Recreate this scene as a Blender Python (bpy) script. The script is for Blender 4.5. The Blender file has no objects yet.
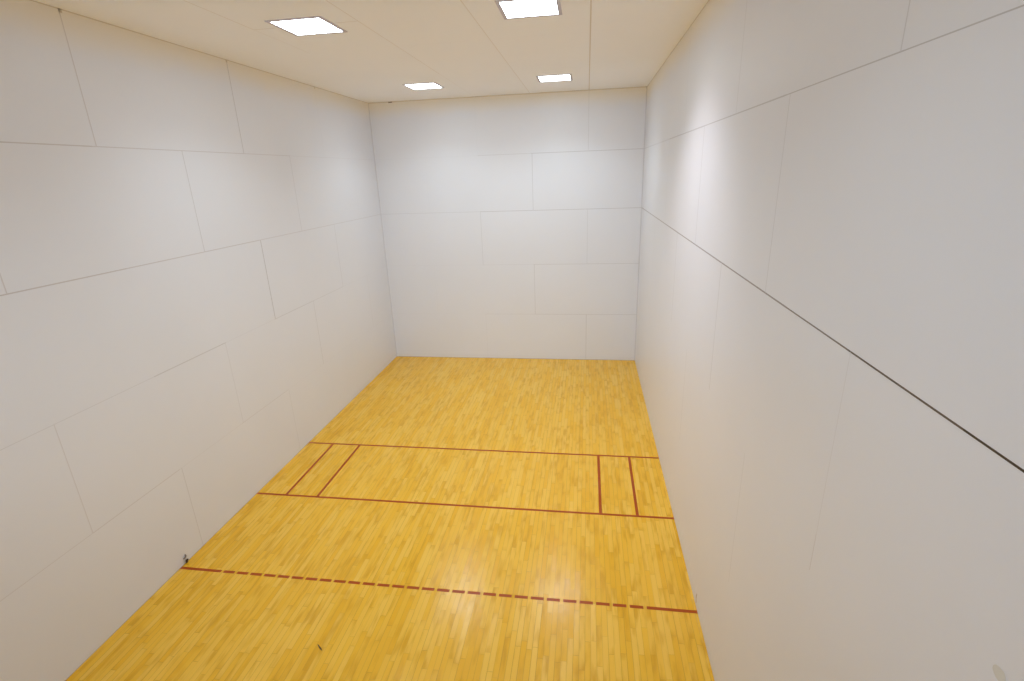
import bpy, bmesh, math, random
from mathutils import Matrix, Vector
random.seed(7)
F = 0.3048
W = 20 * F                 # court width  (x: left wall 0 -> right wall W)
H = 6.067                  # ceiling height
D = 39.0 * F               # court depth  (y: front wall 0 -> back wall -D)
GAL = 2.6                  # depth of the viewing gallery behind the back wall
PX = 7.77 * F              # long side of one wall panel
ROWS = [0, 3.83 * F, 7.84 * F, 11.92 * F, 15.95 * F, H]

scene = bpy.context.scene
COL = scene.collection


# ------------------------------------------------------------------ helpers
def link(name, me, parent=None):
    o = bpy.data.objects.new(name, me)
    COL.objects.link(o)
    if parent:
        o.parent = parent
    return o


def tag(o, label=None, cat=None, group=None, kind=None):
    for k, v in (('label', label), ('category', cat), ('group', group), ('kind', kind)):
        if v:
            o[k] = v
    return o


class MB:
    """collects faces with a material slot and a colour per face"""

    def __init__(self):
        self.v, self.f, self.m, self.c = [], [], [], []

    def quad(self, a, b, c, d, m=0, col=(0, 0, 0, 0)):
        n = len(self.v)
        self.v += [a, b, c, d]
        self.f.append((n, n + 1, n + 2, n + 3))
        self.m.append(m)
        self.c.append(col)

    def poly(self, pts, m=0, col=(0, 0, 0, 0)):
        n = len(self.v)
        self.v += pts
        self.f.append(tuple(range(n, n + len(pts))))
        self.m.append(m)
        self.c.append(col)

    def box(self, x0, x1, y0, y1, z0, z1, m=0, col=(0, 0, 0, 0)):
        n = len(self.v)
        self.v += [(x, y, z) for z in (z0, z1) for y in (y0, y1) for x in (x0, x1)]
        for q in ((0, 2, 3, 1), (4, 5, 7, 6), (0, 1, 5, 4), (1, 3, 7, 5), (3, 2, 6, 7), (2, 0, 4, 6)):
            self.f.append(tuple(n + i for i in q))
            self.m.append(m)
            self.c.append(col)

    def build(self, name, mats, parent=None, bevel=0):
        me = bpy.data.meshes.new(name)
        me.from_pydata(self.v, [], self.f)
        for m in (mats if isinstance(mats, (list, tuple)) else [mats]):
            me.materials.append(m)
        me.polygons.foreach_set('material_index', self.m)
        ca = me.color_attributes.new('seam', 'FLOAT_COLOR', 'CORNER')
        for p in me.polygons:
            for li in p.loop_indices:
                ca.data[li].color = self.c[p.index]
        me.update()
        o = link(name, me, parent)
        if bevel:
            b = o.modifiers.new('bevel', 'BEVEL')
            b.width = bevel
            b.segments = 2
        return o


def mat(name):
    m = bpy.data.materials.new(name)
    m.use_nodes = True
    nt = m.node_tree
    return m, nt, nt.nodes['Principled BSDF']


def N(nt, t, **kw):
    n = nt.nodes.new(t)
    for k, v in kw.items():
        setattr(n, k, v)
    return n


def math_node(nt, op, a, b=None):
    n = N(nt, 'ShaderNodeMath', operation=op)
    for i, s in enumerate((a, b)):
        if s is None:
            continue
        if isinstance(s, (int, float)):
            n.inputs[i].default_value = s
        else:
            nt.links.new(s, n.inputs[i])
    return n.outputs[0]


def mix(nt, fac, a, b, mode='MIX'):
    n = N(nt, 'ShaderNodeMix', data_type='RGBA', blend_type=mode)
    for s, i in ((fac, 0), (a, 6), (b, 7)):
        if isinstance(s, (int, float)):
            n.inputs[i].default_value = s
        elif isinstance(s, tuple):
            n.inputs[i].default_value = (*s, 1) if len(s) == 3 else s
        else:
            nt.links.new(s, n.inputs[i])
    return n.outputs[2]


def simple(name, col, rough=0.6, spec=0.4, metal=0.0, noise=0.06):
    m, nt, b = mat(name)
    tc = N(nt, 'ShaderNodeTexCoord')
    no = N(nt, 'ShaderNodeTexNoise')
    no.inputs['Scale'].default_value = 14
    nt.links.new(tc.outputs['Object'], no.inputs['Vector'])
    c = mix(nt, no.outputs['Fac'], tuple(x * (1 - noise) for x in col), tuple(min(1, x * (1 + noise)) for x in col))
    nt.links.new(c, b.inputs['Base Color'])
    b.inputs['Roughness'].default_value = rough
    b.inputs['Specular IOR Level'].default_value = spec
    b.inputs['Metallic'].default_value = metal
    return m


# ---------------------------------------------------------------- materials
YELLOW_GLOW = (0.81, 0.745, 0.63)
WALL = (0.734, 0.751, 0.808)
CEIL = (0.92, 0.935, 0.955)


def painted_panels(name, base, rough, spec, wave):
    """semi-gloss painted board: faint mottling, seams coloured by the 'seam' attribute"""
    m, nt, b = mat(name)
    tc = N(nt, 'ShaderNodeTexCoord')
    n1 = N(nt, 'ShaderNodeTexNoise')
    n1.inputs['Scale'].default_value = 0.8
    n1.inputs['Detail'].default_value = 4
    nt.links.new(tc.outputs['Object'], n1.inputs['Vector'])
    lo = tuple(c * 0.975 for c in base)
    hi = tuple(c * 1.025 for c in base)
    c = mix(nt, n1.outputs['Fac'], lo, hi)
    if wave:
        # soft yellow glow along the ceiling line, painted into the wall colour
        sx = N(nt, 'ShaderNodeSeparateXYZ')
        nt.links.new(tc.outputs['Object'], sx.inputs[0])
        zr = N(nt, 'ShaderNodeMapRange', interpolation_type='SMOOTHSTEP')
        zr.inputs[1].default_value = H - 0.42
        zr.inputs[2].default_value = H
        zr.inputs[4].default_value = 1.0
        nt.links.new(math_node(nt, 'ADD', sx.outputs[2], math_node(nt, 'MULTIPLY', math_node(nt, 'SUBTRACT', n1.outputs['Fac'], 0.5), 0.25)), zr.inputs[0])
        c = mix(nt, zr.outputs[0], c, YELLOW_GLOW)
    at = N(nt, 'ShaderNodeAttribute', attribute_name='seam')
    c = mix(nt, at.outputs['Alpha'], c, at.outputs['Color'])
    nt.links.new(c, b.inputs['Base Color'])
    b.inputs['Roughness'].default_value = rough
    b.inputs['Specular IOR Level'].default_value = spec
    if wave:
        # boards are very slightly bowed from stud to stud
        mp = N(nt, 'ShaderNodeMapping')
        mp.inputs['Scale'].default_value = (2.2, 2.2, 0.12)
        nt.links.new(tc.outputs['Object'], mp.inputs['Vector'])
        n2 = N(nt, 'ShaderNodeTexNoise')
        n2.inputs['Scale'].default_value = 1.0
        n2.inputs['Detail'].default_value = 1
        nt.links.new(mp.outputs[0], n2.inputs['Vector'])
        bu = N(nt, 'ShaderNodeBump')
        bu.inputs['Strength'].default_value = wave
        bu.inputs['Distance'].default_value = 0.02
        nt.links.new(n2.outputs['Fac'], bu.inputs['Height'])
        nt.links.new(bu.outputs[0], b.inputs['Normal'])
    return m


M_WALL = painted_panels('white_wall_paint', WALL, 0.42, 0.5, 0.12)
M_CEIL = painted_panels('cream_ceiling_paint', CEIL, 0.7, 0.3, 0)


def floor_material():
    m, nt, b = mat('maple_strip_floor')
    L = nt.links.new
    tc = N(nt, 'ShaderNodeTexCoord')
    sp = N(nt, 'ShaderNodeSeparateXYZ')
    L(tc.outputs['Object'], sp.inputs[0])
    x, y = sp.outputs[0], sp.outputs[1]
    u = math_node(nt, 'DIVIDE', x, 0.0572)                 # 2 1/4 inch strips
    row = math_node(nt, 'FLOOR', u)
    fr = math_node(nt, 'FRACT', u)
    wn = N(nt, 'ShaderNodeTexWhiteNoise', noise_dimensions='1D')
    L(row, wn.inputs['W'])
    # random lengths: 1D Voronoi along each strip
    v = math_node(nt, 'ADD', math_node(nt, 'DIVIDE', y, 0.62), math_node(nt, 'MULTIPLY', row, 61.37))
    vc = N(nt, 'ShaderNodeTexVoronoi', voronoi_dimensions='1D', feature='F1')
    vc.inputs['Scale'].default_value = 1
    L(v, vc.inputs['W'])
    ve = N(nt, 'ShaderNodeTexVoronoi', voronoi_dimensions='1D', feature='DISTANCE_TO_EDGE')
    ve.inputs['Scale'].default_value = 1
    L(v, ve.inputs['W'])
    sc = N(nt, 'ShaderNodeSeparateColor')
    L(vc.outputs['Color'], sc.inputs[0])
    # board tone
    ramp = N(nt, 'ShaderNodeValToRGB')
    cr = ramp.color_ramp
    cr.elements[0].position = 0.0
    cr.elements[0].color = (*BOARD_DARK, 1)
    cr.elements[1].position = 1.0
    cr.elements[1].color = (*BOARD_LIGHT, 1)
    e = cr.elements.new(0.35)
    e.color = (*BOARD_MID, 1)
    L(sc.outputs[0], ramp.inputs[0])
    # fine grain + broad amber figure, both stretched along the boards and shifted per board
    off = N(nt, 'ShaderNodeCombineXYZ')
    L(math_node(nt, 'MULTIPLY', sc.outputs[1], 40), off.inputs[2])
    L(x, off.inputs[0])
    L(y, off.inputs[1])
    mp = N(nt, 'ShaderNodeMapping')
    mp.inputs['Scale'].default_value = (90, 4, 1)
    L(off.outputs[0], mp.inputs[0])
    g = N(nt, 'ShaderNodeTexNoise')
    g.inputs['Scale'].default_value = 1
    g.inputs['Detail'].default_value = 3
    L(mp.outputs[0], g.inputs['Vector'])
    mp2 = N(nt, 'ShaderNodeMapping')
    mp2.inputs['Scale'].default_value = (14, 2.6, 1)
    L(off.outputs[0], mp2.inputs[0])
    g2 = N(nt, 'ShaderNodeTexNoise')
    g2.inputs['Scale'].default_value = 1
    g2.inputs['Detail'].default_value = 2
    L(mp2.outputs[0], g2.inputs['Vector'])
    r2 = N(nt, 'ShaderNodeMapRange')
    r2.inputs[1].default_value = 0.50
    r2.inputs[2].default_value = 0.70
    r2.inputs[4].default_value = 0.85
    L(g2.outputs['Fac'], r2.inputs[0])
    c = mix(nt, math_node(nt, 'MULTIPLY', g.outputs['Fac'], 0.22), ramp.outputs[0], BOARD_DARK)
    c = mix(nt, r2.outputs[0], c, AMBER)
    # darker amber heartwood gathers at some board ends
    en = N(nt, 'ShaderNodeMapRange')
    en.inputs[1].default_value = 0.0
    en.inputs[2].default_value = 0.13
    en.inputs[3].default_value = 0.85
    en.inputs[4].default_value = 0.0
    L(ve.outputs['Distance'], en.inputs[0])
    pick = math_node(nt, 'GREATER_THAN', sc.outputs[1], 0.62)
    c = mix(nt, math_node(nt, 'MULTIPLY', math_node(nt, 'MULTIPLY', en.outputs[0], pick), g2.outputs['Fac']), c, AMBER)
    # joints between strips and at board ends
    e1 = math_node(nt, 'LESS_THAN', fr, 0.10)
    e2 = math_node(nt, 'LESS_THAN', ve.outputs['Distance'], 0.004)
    ed = math_node(nt, 'MULTIPLY', math_node(nt, 'MAXIMUM', e1, e2),
                   math_node(nt, 'ADD', math_node(nt, 'MULTIPLY', wn.outputs['Value'], 0.6), 0.25))
    c = mix(nt, ed, c, JOINT)
    L(c, b.inputs['Base Color'])
    b.inputs['Specular IOR Level'].default_value = 0.5
    n3 = N(nt, 'ShaderNodeTexNoise')
    n3.inputs['Scale'].default_value = 5
    L(tc.outputs['Object'], n3.inputs['Vector'])
    rr = N(nt, 'ShaderNodeMapRange')
    rr.inputs[3].default_value = 0.19
    rr.inputs[4].default_value = 0.29
    L(n3.outputs['Fac'], rr.inputs[0])
    L(rr.outputs[0], b.inputs['Roughness'])
    # each strip is very slightly cupped
    bu = N(nt, 'ShaderNodeBump')
    bu.inputs['Strength'].default_value = 0.05
    bu.inputs['Distance'].default_value = 0.004
    L(math_node(nt, 'ADD', sc.outputs[2], g.outputs['Fac']), bu.inputs['Height'])
    # and tilted by a fraction of a degree
    tl = N(nt, 'ShaderNodeCombineXYZ')
    L(math_node(nt, 'MULTIPLY', math_node(nt, 'SUBTRACT', sc.outputs[2], 0.5), 0.036), tl.inputs[0])
    L(math_node(nt, 'MULTIPLY', math_node(nt, 'SUBTRACT', sc.outputs[0], 0.5), 0.036), tl.inputs[1])
    va = N(nt, 'ShaderNodeVectorMath', operation='ADD')
    L(bu.outputs[0], va.inputs[0])
    L(tl.outputs[0], va.inputs[1])
    vn = N(nt, 'ShaderNodeVectorMath', operation='NORMALIZE')
    L(va.outputs[0], vn.inputs[0])
    L(vn.outputs[0], b.inputs['Normal'])
    return m


BOARD_LIGHT = (0.835, 0.508, 0.066)
BOARD_MID = (0.795, 0.445, 0.025)
BOARD_DARK = (0.755, 0.398, 0.010)
AMBER = (0.62, 0.315, 0.003)
JOINT = (0.50, 0.26, 0.010)

M_FLOOR = floor_material()
M_LINE = simple('red_court_line_paint', (0.37, 0.066, 0.003), 0.3, 0.25)
M_FRAME = simple('grey_metal_light_frame', (0.56, 0.53, 0.60), 0.45, 0.5, 0.0)
M_DARK = simple('dark_brown_debris', (0.075, 0.045, 0.020), 0.8, 0.2)
M_GREY = simple('grey_brown_debris', (0.24, 0.20, 0.18), 0.8, 0.2)
M_STAIN = simple('beige_stain', (0.655, 0.64, 0.60), 0.55, 0.3)
M_TICK = simple('brown_scuff', (0.33, 0.23, 0.14), 0.6, 0.3)


def emitter(name, strength, col):
    m = bpy.data.materials.new(name)
    m.use_nodes = True
    nt = m.node_tree
    nt.nodes.remove(nt.nodes['Principled BSDF'])
    em = N(nt, 'ShaderNodeEmission')
    em.inputs['Color'].default_value = (*col, 1)
    em.inputs['Strength'].default_value = strength
    nt.links.new(em.outputs[0], nt.nodes['Material Output'].inputs['Surface'])
    return m


LIGHT = 17.0
LAMP = 23.6
SPREAD = 125
SPOT = 120
REAR = 0.85
FILL = 54.0
LCOL = (0.795, 0.92, 1.0)
M_DIFF = emitter('glowing_white_diffuser', LIGHT, LCOL)

# ---------------------------------------------------------------- room shell
E = 0.0006      # paint-thick relief of the filled seams


SEAM = 0.6


def seam(col, a):
    return (*col, a if sum(col) < 0.55 else a * SEAM)


GREY_S = (0.30, 0.285, 0.285)
PINK_S = (0.36, 0.30, 0.28)
DARK_S = (0.055, 0.040, 0.030)
TAN_S = (0.44, 0.32, 0.15)


def side_wall(name, x, sgn, seams):
    """sgn: +1 when the room lies toward +x"""
    m = MB()
    m.box(min(x, x - sgn * 0.15), max(x, x - sgn * 0.15), -D - GAL, 0.15, 0 - 0.15, H + 0.15)
    xs = x + sgn * E
    for (y0, z0, y1, z1, w0, w1, c0, a0) in seams:
        d = Vector((y1 - y0, z1 - z0)).normalized()
        n = Vector((-d.y, d.x))
        p = [(xs, y0 + n.x * w0 / 2, z0 + n.y * w0 / 2), (xs, y1 + n.x * w1 / 2, z1 + n.y * w1 / 2),
             (xs, y1 - n.x * w1 / 2, z1 - n.y * w1 / 2), (xs, y0 - n.x * w0 / 2, z0 - n.y * w0 / 2)]
        m.quad(*p, 0, seam(c0, a0))
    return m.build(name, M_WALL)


def hseam(z, parts, c=GREY_S):
    """parts: list of (y_from_ft, y_to_ft, width, alpha)"""
    return [(a * F, z, b * F, z, w, w, c, al) for a, b, w, al in parts]


def vseam(k, r, w, a, c=GREY_S, top=None, bot=None):
    """k: panel boundary index in units of one panel; r: row index from floor"""
    z0 = ROWS[r] if bot is None else bot
    z1 = ROWS[r + 1] if top is None else top
    return [(-k * PX, z0, -k * PX, z1, w, w, c, a)]


left = []
left += hseam(ROWS[4], [(-38.9, -23.3, .010, .75), (-23.3, -15.6, .009, .6), (-15.6, -11.6, .010, .45), (-11.6, 0, .010, .18)], PINK_S)
left += hseam(ROWS[3], [(-38.9, -23.3, .011, .8), (-23.3, -15.6, .011, .65), (-15.6, -7.7, .012, .42), (-7.7, 0, .012, .40)], PINK_S)
left += hseam(ROWS[2], [(-38.9, -23.4, .008, .30), (-23.4, -19.4, .012, .55), (-19.4, -15.6, .009, .14), (-15.6, -11.7, .012, .42), (-11.7, -7.8, .010, .32), (-7.8, 0, .010, .08)])
left += hseam(ROWS[1], [(-38.9, -27.2, .008, .35), (-27.2, -23.4, .010, .45), (-23.4, -19.5, .010, .14), (-19.5, -15.6, .010, .35), (-15.6, 0, .010, .08)], PINK_S)
left += vseam(2.98, 4, .011, .6, PINK_S) + vseam(2, 4, .013, .7) + vseam(1, 4, .010, .10)
left += vseam(3.5, 3, .011, .55, PINK_S) + vseam(2.5, 3, .011, .55) + vseam(1.5, 3, .012, .40) + vseam(.5, 3, .01, .08)
left += vseam(2, 2, .015, .85) + vseam(1, 2, .012, .40)
left += vseam(3.5, 1, .009, .40, PINK_S) + vseam(2.5, 1, .010, .28) + vseam(1.5, 1, .012, .42) + vseam(.5, 1, .012, .2)
left += vseam(3, 0, .009, .45) + vseam(2, 0, .010, .30) + vseam(1, 0, .010, .08)
# corner and edge gaps
left += hseam(H - .004, [(-38.9, 0, .012, .7)], TAN_S)
left += hseam(.004, [(-38.9, -20, .008, .85), (-20, 0, .010, .6)], TAN_S)
for yy in (2.975 * PX, 2 * PX, 1 * PX):
    left.append((-yy, H - .035, -yy, H - .004, .03, .03, TAN_S, 1))
tag(side_wall('wall_left', 0, 1, left), 'long white panelled wall on the left of the court', 'wall', kind='structure')

right = []
right += hseam(ROWS[4], [(-38.9, -31, .005, .95), (-31, -27, .006, .9), (-27, -19.4, .009, .8), (-19.4, -11.6, .013, .7), (-11.6, 0, .018, .35)])
right += hseam(ROWS[3], [(-38.9, -33.5, .0085, 1)], DARK_S)
right += hseam(ROWS[3], [(-33.5, -31, .0085, .95)], (.09, .06, .045))
right += hseam(ROWS[3], [(-31, -28.5, .0085, .9)], (.14, .10, .08))
right += hseam(ROWS[3], [(-28.5, -23.3, .011, .85), (-23.3, -15.6, .013, .75), (-15.6, 0, .016, .6)], (.20, .165, .16))
right += vseam(3.98, 4, .008, .5) + vseam(3, 4, .012, .35) + vseam(2, 4, .014, .22)
right += vseam(3.5, 3, .010, .42) + vseam(2.5, 3, .020, .40) + vseam(1.5, 3, .02, .18)
right += vseam(4, 2, .006, .5, PINK_S, top=8.6 * F) + vseam(4, 2, .006, .25, PINK_S, bot=8.6 * F) + vseam(3, 2, .015, .45) + vseam(2, 2, .022, .35) + vseam(1, 2, .02, .15)
right += vseam(3.5, 1, .010, .28) + vseam(2.5, 1, .016, .30) + vseam(1.5, 1, .02, .12)
right += hseam(H - .004, [(-38.9, 0, .012, .7)], TAN_S)
right += hseam(.004, [(-38.9, 0, .008, .30)], TAN_S)
wr = tag(side_wall('wall_right', W, -1, right), 'long white panelled wall on the right with one dark horizontal seam', 'wall', kind='structure')

# front wall
m = MB()
m.box(0, W, 0, 0.15, -0.15, H + 0.15)


def fs(x0, z0, x1, z1, w, a, c=GREY_S):
    y = -E
    if abs(x1 - x0) > abs(z1 - z0):
        m.quad((x0, y, z0 - w / 2), (x1, y, z1 - w / 2), (x1, y, z1 + w / 2), (x0, y, z0 + w / 2), 0, seam(c, a))
    else:
        m.quad((x0 - w / 2, y, z0), (x0 + w / 2, y, z0), (x1 + w / 2, y, z1), (x1 - w / 2, y, z1), 0, seam(c, a))


for r, parts in {4: ((0, 8, .06), (8, 12, .35), (12, 20, .62)), 3: ((0, 4, .28), (4, 8, .30), (8, 16, .62), (16, 20, .62)),
                 2: ((0, 8, .06), (8, 12, .18), (12, 20, .42)), 1: ((0, 8, .05), (8, 12, .25), (12, 20, .42))}.items():
    for a0, a1, al in parts:
        fs(a0 * F, ROWS[r], a1 * F, ROWS[r], .013, al)
for r, xs in {4: ((8, .04), (16.1, .30)), 3: ((4, .04), (12.05, .5)), 2: ((8, .32), (16.1, .28)), 1: ((4, .04), (12.05, .42)),
              0: ((8, .10), (16.1, .48))}.items():
    for xx, al in xs:
        fs(xx * F, ROWS[r], xx * F, ROWS[r + 1], .013, al)
fs(.004, 0, .004, H, .014, .45)
fs(W - .004, 0, W - .004, H, .014, .55)
fs(0, H - .006, W, H - .006, .016, .75, TAN_S)
fs(0, .006, W, .006, .016, .8, TAN_S)
fs(1.55 * F, H - .010, 1.85 * F, H - .010, .03, 1, (.10, .07, .04))
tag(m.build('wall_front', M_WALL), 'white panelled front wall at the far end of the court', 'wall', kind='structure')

# ceiling
m = MB()
m.box(0, W, -D - GAL, 0, H, H + 0.15)


def cs(x0, y0, x1, y1, w, a, c=TAN_S):
    z = H - E
    if abs(x1 - x0) > abs(y1 - y0):
        m.quad((x0, y0 - w / 2, z), (x0, y0 + w / 2, z), (x1, y1 + w / 2, z), (x1, y1 - w / 2, z), 0, seam(c, a))
    else:
        m.quad((x0 - w / 2, y0, z), (x1 - w / 2, y1, z), (x1 + w / 2, y1, z), (x0 + w / 2, y0, z), 0, seam(c, a))


cs(16.1 * F, -D, 16.1 * F, 0, .016, .75)
cs(12 * F, -D, 12 * F, -9 * F, .010, .40)
cs(12 * F, -9 * F, 12 * F, 0, .012, .40)
cs(8 * F, -D, 8 * F, -9 * F, .010, .42)
cs(8 * F, -9 * F, 8 * F, 0, .012, .15)
cs(4 * F, -D, 4 * F, -19.43 * F, .010, .45)
cs(4 * F, -19.43 * F, 4 * F, -15.5 * F, .012, .2)
cs(4 * F, -19.43 * F, 8 * F, -19.43 * F, .016, .4)
cs(8 * F, -15.54 * F, 16 * F, -15.54 * F, .014, .06)
tag(m.build('ceiling', M_CEIL), 'flat cream ceiling of large panels with four square lights', 'ceiling', kind='structure')

# floor with its painted lines
m = MB()
m.box(0, W, -D, 0, -0.15, 0)
floor = tag(m.build('floor', M_FLOOR), 'glossy yellow maple strip floor with red court lines', 'floor', kind='structure')

T = 0.0008
LW = 0.039


def strip(name, x0, x1, y0, y1, parent, label=None):
    s = MB()
    s.box(x0, x1, y0, y1, 0.0, T)
    o = s.build(name, M_LINE, parent)
    if label:
        o['label'] = label
    return o


YS, YH, YR = -4.458, -5.967, -7.491
strip('service_line', 0.002, W - 0.002, YS - LW / 2, YS + LW / 2, floor, 'thin red line across the floor nearest the front wall')
strip('short_line', 0.002, W - 0.002, YH - LW / 2, YH + LW / 2, floor, 'unbroken red line across the middle of the floor')
for xx, nm, lb in ((.4715, 'service_box_line', 'red box line nearest the left wall'), (.972, 'drive_serve_line', 'second red box line from the left wall'),
                   (5.125, 'drive_serve_line', 'second red box line from the right wall'), (5.619, 'service_box_line', 'red box line nearest the right wall')):
    strip(nm, xx - LW / 2, xx + LW / 2, YH + LW / 2, YS - LW / 2, floor, lb)
rl = MB()
for a, b in ((0.002, 1.80 * F), (18.29 * F, W - 0.002)):
    rl.box(a, b, YR - LW / 2, YR + LW / 2, 0, T)
rl = rl.build('receiving_line', M_LINE, floor)
rl['label'] = 'broken red line across the floor nearest the viewer'
P = (18.29 - 1.91) / 28
for i in range(28):
    strip('dash', (1.91 + i * P) * F, (1.91 + i * P + P - .112) * F, YR - LW / 2, YR + LW / 2, rl)
sc_ = MB()
sc_.poly([(x * F, y * F, T) for x, y in ((7.345, -27.26), (7.39, -27.26), (7.56, -27.385), (7.63, -27.47), (7.50, -27.405))])
o = sc_.build('scratch', M_DARK, floor)
o['label'] = 'short dark diagonal scratch in the boards'

# back of the court: low wall and viewing gallery (the photograph is taken from it)
m = MB()
m.box(0, W, -D - 0.12, -D, 0, 3.45)
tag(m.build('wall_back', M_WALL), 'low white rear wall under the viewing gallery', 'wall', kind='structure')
m = MB()
m.box(0, W, -D - GAL, -D - 0.12, 2.75, 2.95)
tag(m.build('floor_gallery', M_CEIL), 'plain slab floor of the viewing gallery', 'floor', kind='structure')
m = MB()
m.box(0, W, -D - GAL - 0.15, -D - GAL, 2.75, H)
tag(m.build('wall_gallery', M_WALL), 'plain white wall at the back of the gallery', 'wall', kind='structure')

# marks on the right wall
st = MB()
outline = ((-34.61, 9.95), (-34.625, 9.985), (-34.64, 10.0), (-34.685, 10.015), (-34.73, 10.01), (-34.76, 9.985), (-34.775, 9.95),
           (-34.76, 9.90), (-34.71, 9.875), (-34.67, 9.88), (-34.64, 9.90), (-34.615, 9.925))
pts = [(W - E * 1.5, y * F, z * F) for y, z in outline]
st.poly(pts)
o = st.build('stain', M_STAIN, wr)
o['label'] = 'small beige smudge low on the right wall'
tk = MB()
tk.poly([(W - E * 1.5, y * F, z * F) for y, z in ((-24.33, .12), (-24.28, .12), (-24.22, .30), (-24.27, .52), (-24.31, .52), (-24.27, .30))])
o = tk.build('scuff', M_TICK, wr)
o['label'] = 'thin curved brown scuff above the end of the broken line'

# ------------------------------------------------------------- ceiling lights
def make_light():
    root = link('ceiling_light', None)
    h = 0.3155
    t, d = 0.041, 0.008
    fm = MB()
    fm.box(-h, h, -h, -h + t, -d, 0)
    fm.box(-h, h, h - t, h, -d, 0)
    fm.box(-h, -h + t, -h + t, h - t, -d, 0)
    fm.box(h - t, h, -h + t, h - t, -d, 0)
    fm.build('frame', M_FRAME, root, 0.002)
    dm = MB()
    k = h - t
    dm.box(-k, k, -k, k, -0.005, -0.001)
    dm.build('diffuser', M_DIFF, root)
    return root


def dup(root):
    r = root.copy()
    COL.objects.link(r)
    for ch in list(root.children):
        c = ch.copy()
        COL.objects.link(c)
        c.parent = r
    return r


proto = make_light()
spots = [(6.03, -19.30, 'square white ceiling light nearest the viewer, on the left'),
         (14.07, -19.30, 'square white ceiling light nearest the viewer, cut by the top edge'),
         (6.03, -5.60, 'small square ceiling light near the front wall, the left of its pair'),
         (14.07, -5.50, 'small square ceiling light near the front wall, the right of its pair')]
for i, (x, y, lab) in enumerate(spots):
    o = proto if i == 0 else dup(proto)
    o.location = (x * F, y * F, H)
    tag(o, lab, 'light', 'square ceiling lights')

# the lamps behind the diffusers (the rear pair of fittings is overhead beside the viewer, out of frame)
def lamp(name, loc, energy, size, spread, rot=(0, 0, 0), size_y=None):
    la = bpy.data.lights.new(name, 'AREA')
    la.shape = 'RECTANGLE' if size_y else 'SQUARE'
    la.size = size
    if size_y:
        la.size_y = size_y
    la.energy = energy
    la.spread = math.radians(spread)
    la.color = LCOL
    lo = bpy.data.objects.new(name, la)
    COL.objects.link(lo)
    lo.location = loc
    lo.rotation_euler = rot
    return lo


PW = LAMP * math.pi * 0.54 * 0.54
for x in (6.03, 14.07):
    for y in (-19.30, -5.5, -33.1):
        lamp('ceiling_lamp', (x * F, y * F, H - 0.0065), PW * (REAR if y < -30 else 1), 0.54, SPREAD)
# unseen fill lamp added behind the viewer to lift the lower and far walls
gl = lamp('fill_lamp', (W / 2, -D - 1.3, 4.9), FILL, 4.5, 80, (math.radians(72), 0, 0), 1.6)
gl.data.color = (0.80, 0.905, 1.0)
sp = bpy.data.lights.new('wall_streak_fill', 'SPOT')  # extra spot added below the near right light to brighten a wall streak
sp.energy = SPOT
sp.spot_size = math.radians(95)
sp.spot_blend = 1.0
sp.shadow_soft_size = 0.12
sp.color = (1.0, 0.92, 0.99)
so = bpy.data.objects.new('wall_streak_fill', sp)
COL.objects.link(so)
so.location = (14.07 * F, -19.3 * F, H - 0.16)
so.rotation_euler = (Vector((W, -18.6 * F, 8.5 * F)) - so.location).to_track_quat('-Z', 'Y').to_euler()

# ------------------------------------------------ small debris at the left wall
dm = bmesh.new()


def shard(bm, c, r, seed):
    rnd = random.Random(seed)
    ret = bmesh.ops.create_icosphere(bm, subdivisions=2, radius=1)
    for v in ret['verts']:
        k = 1 + rnd.uniform(-.28, .28)
        v.co = Vector((v.co.x * r[0] * k, v.co.y * r[1] * k, v.co.z * r[2] * k)) + Vector(c)


def shard_obj(name, parts, mt, parent):
    bm = bmesh.new()
    for i, (c, r) in enumerate(parts):
        shard(bm, c, r, i + len(name))
    me = bpy.data.meshes.new(name)
    bm.to_mesh(me)
    bm.free()
    me.materials.append(mt)
    return link(name, me, parent)


dm.free()
deb = link('debris_scrap', None)
deb.location = (0.012, -24.28 * F, 0)
tag(deb, 'tiny dark scrap of debris at the foot of the left wall', 'debris')
shard_obj('scrap_base', [((0.004, -.004, .024), (.010, .013, .026)), ((0.008, .010, .040), (.009, .010, .012))], M_DARK, deb)
shard_obj('scrap_tip', [((0.0, -.014, .082), (.008, .022, .012)), ((-.002, .006, .098), (.007, .010, .022))], M_GREY, deb)

# -------------------------------------------------------------------- camera
pos = (4.88986, -11.84158, 4.46588)
yaw, pitch, roll = 0.152334, -0.321229, -0.036558
cy, sy, cp, spn, cro, sro = (math.cos(yaw), math.sin(yaw), math.cos(pitch), math.sin(pitch), math.cos(roll), math.sin(roll))
f = Vector((-sy * cp, cy * cp, spn))
r = Vector((cy, sy, 0))
u = r.cross(f)
r2 = cro * r + sro * u
u2 = -sro * r + cro * u
cam = bpy.data.cameras.new('camera')
cam.sensor_width = 36
cam.lens = 503.5 / 1024 * 36
cam.clip_start = 0.02
co = bpy.data.objects.new('camera', cam)
COL.objects.link(co)
co.matrix_world = Matrix(((r2.x, u2.x, -f.x, pos[0]), (r2.y, u2.y, -f.y, pos[1]), (r2.z, u2.z, -f.z, pos[2]), (0, 0, 0, 1)))
scene.camera = co

w = bpy.data.worlds.new('world')
scene.world = w
w.use_nodes = True
w.node_tree.nodes['Background'].inputs[0].default_value = (0.8, 0.82, 0.85, 1)
w.node_tree.nodes['Background'].inputs[1].default_value = 0.05

scene.view_settings.view_transform = 'Standard'
scene.view_settings.look = 'None'
scene.view_settings.exposure = 0.0
scene.cycles.max_bounces = 16
scene.cycles.diffuse_bounces = 12
scene.cycles.sample_clamp_indirect = 4.0
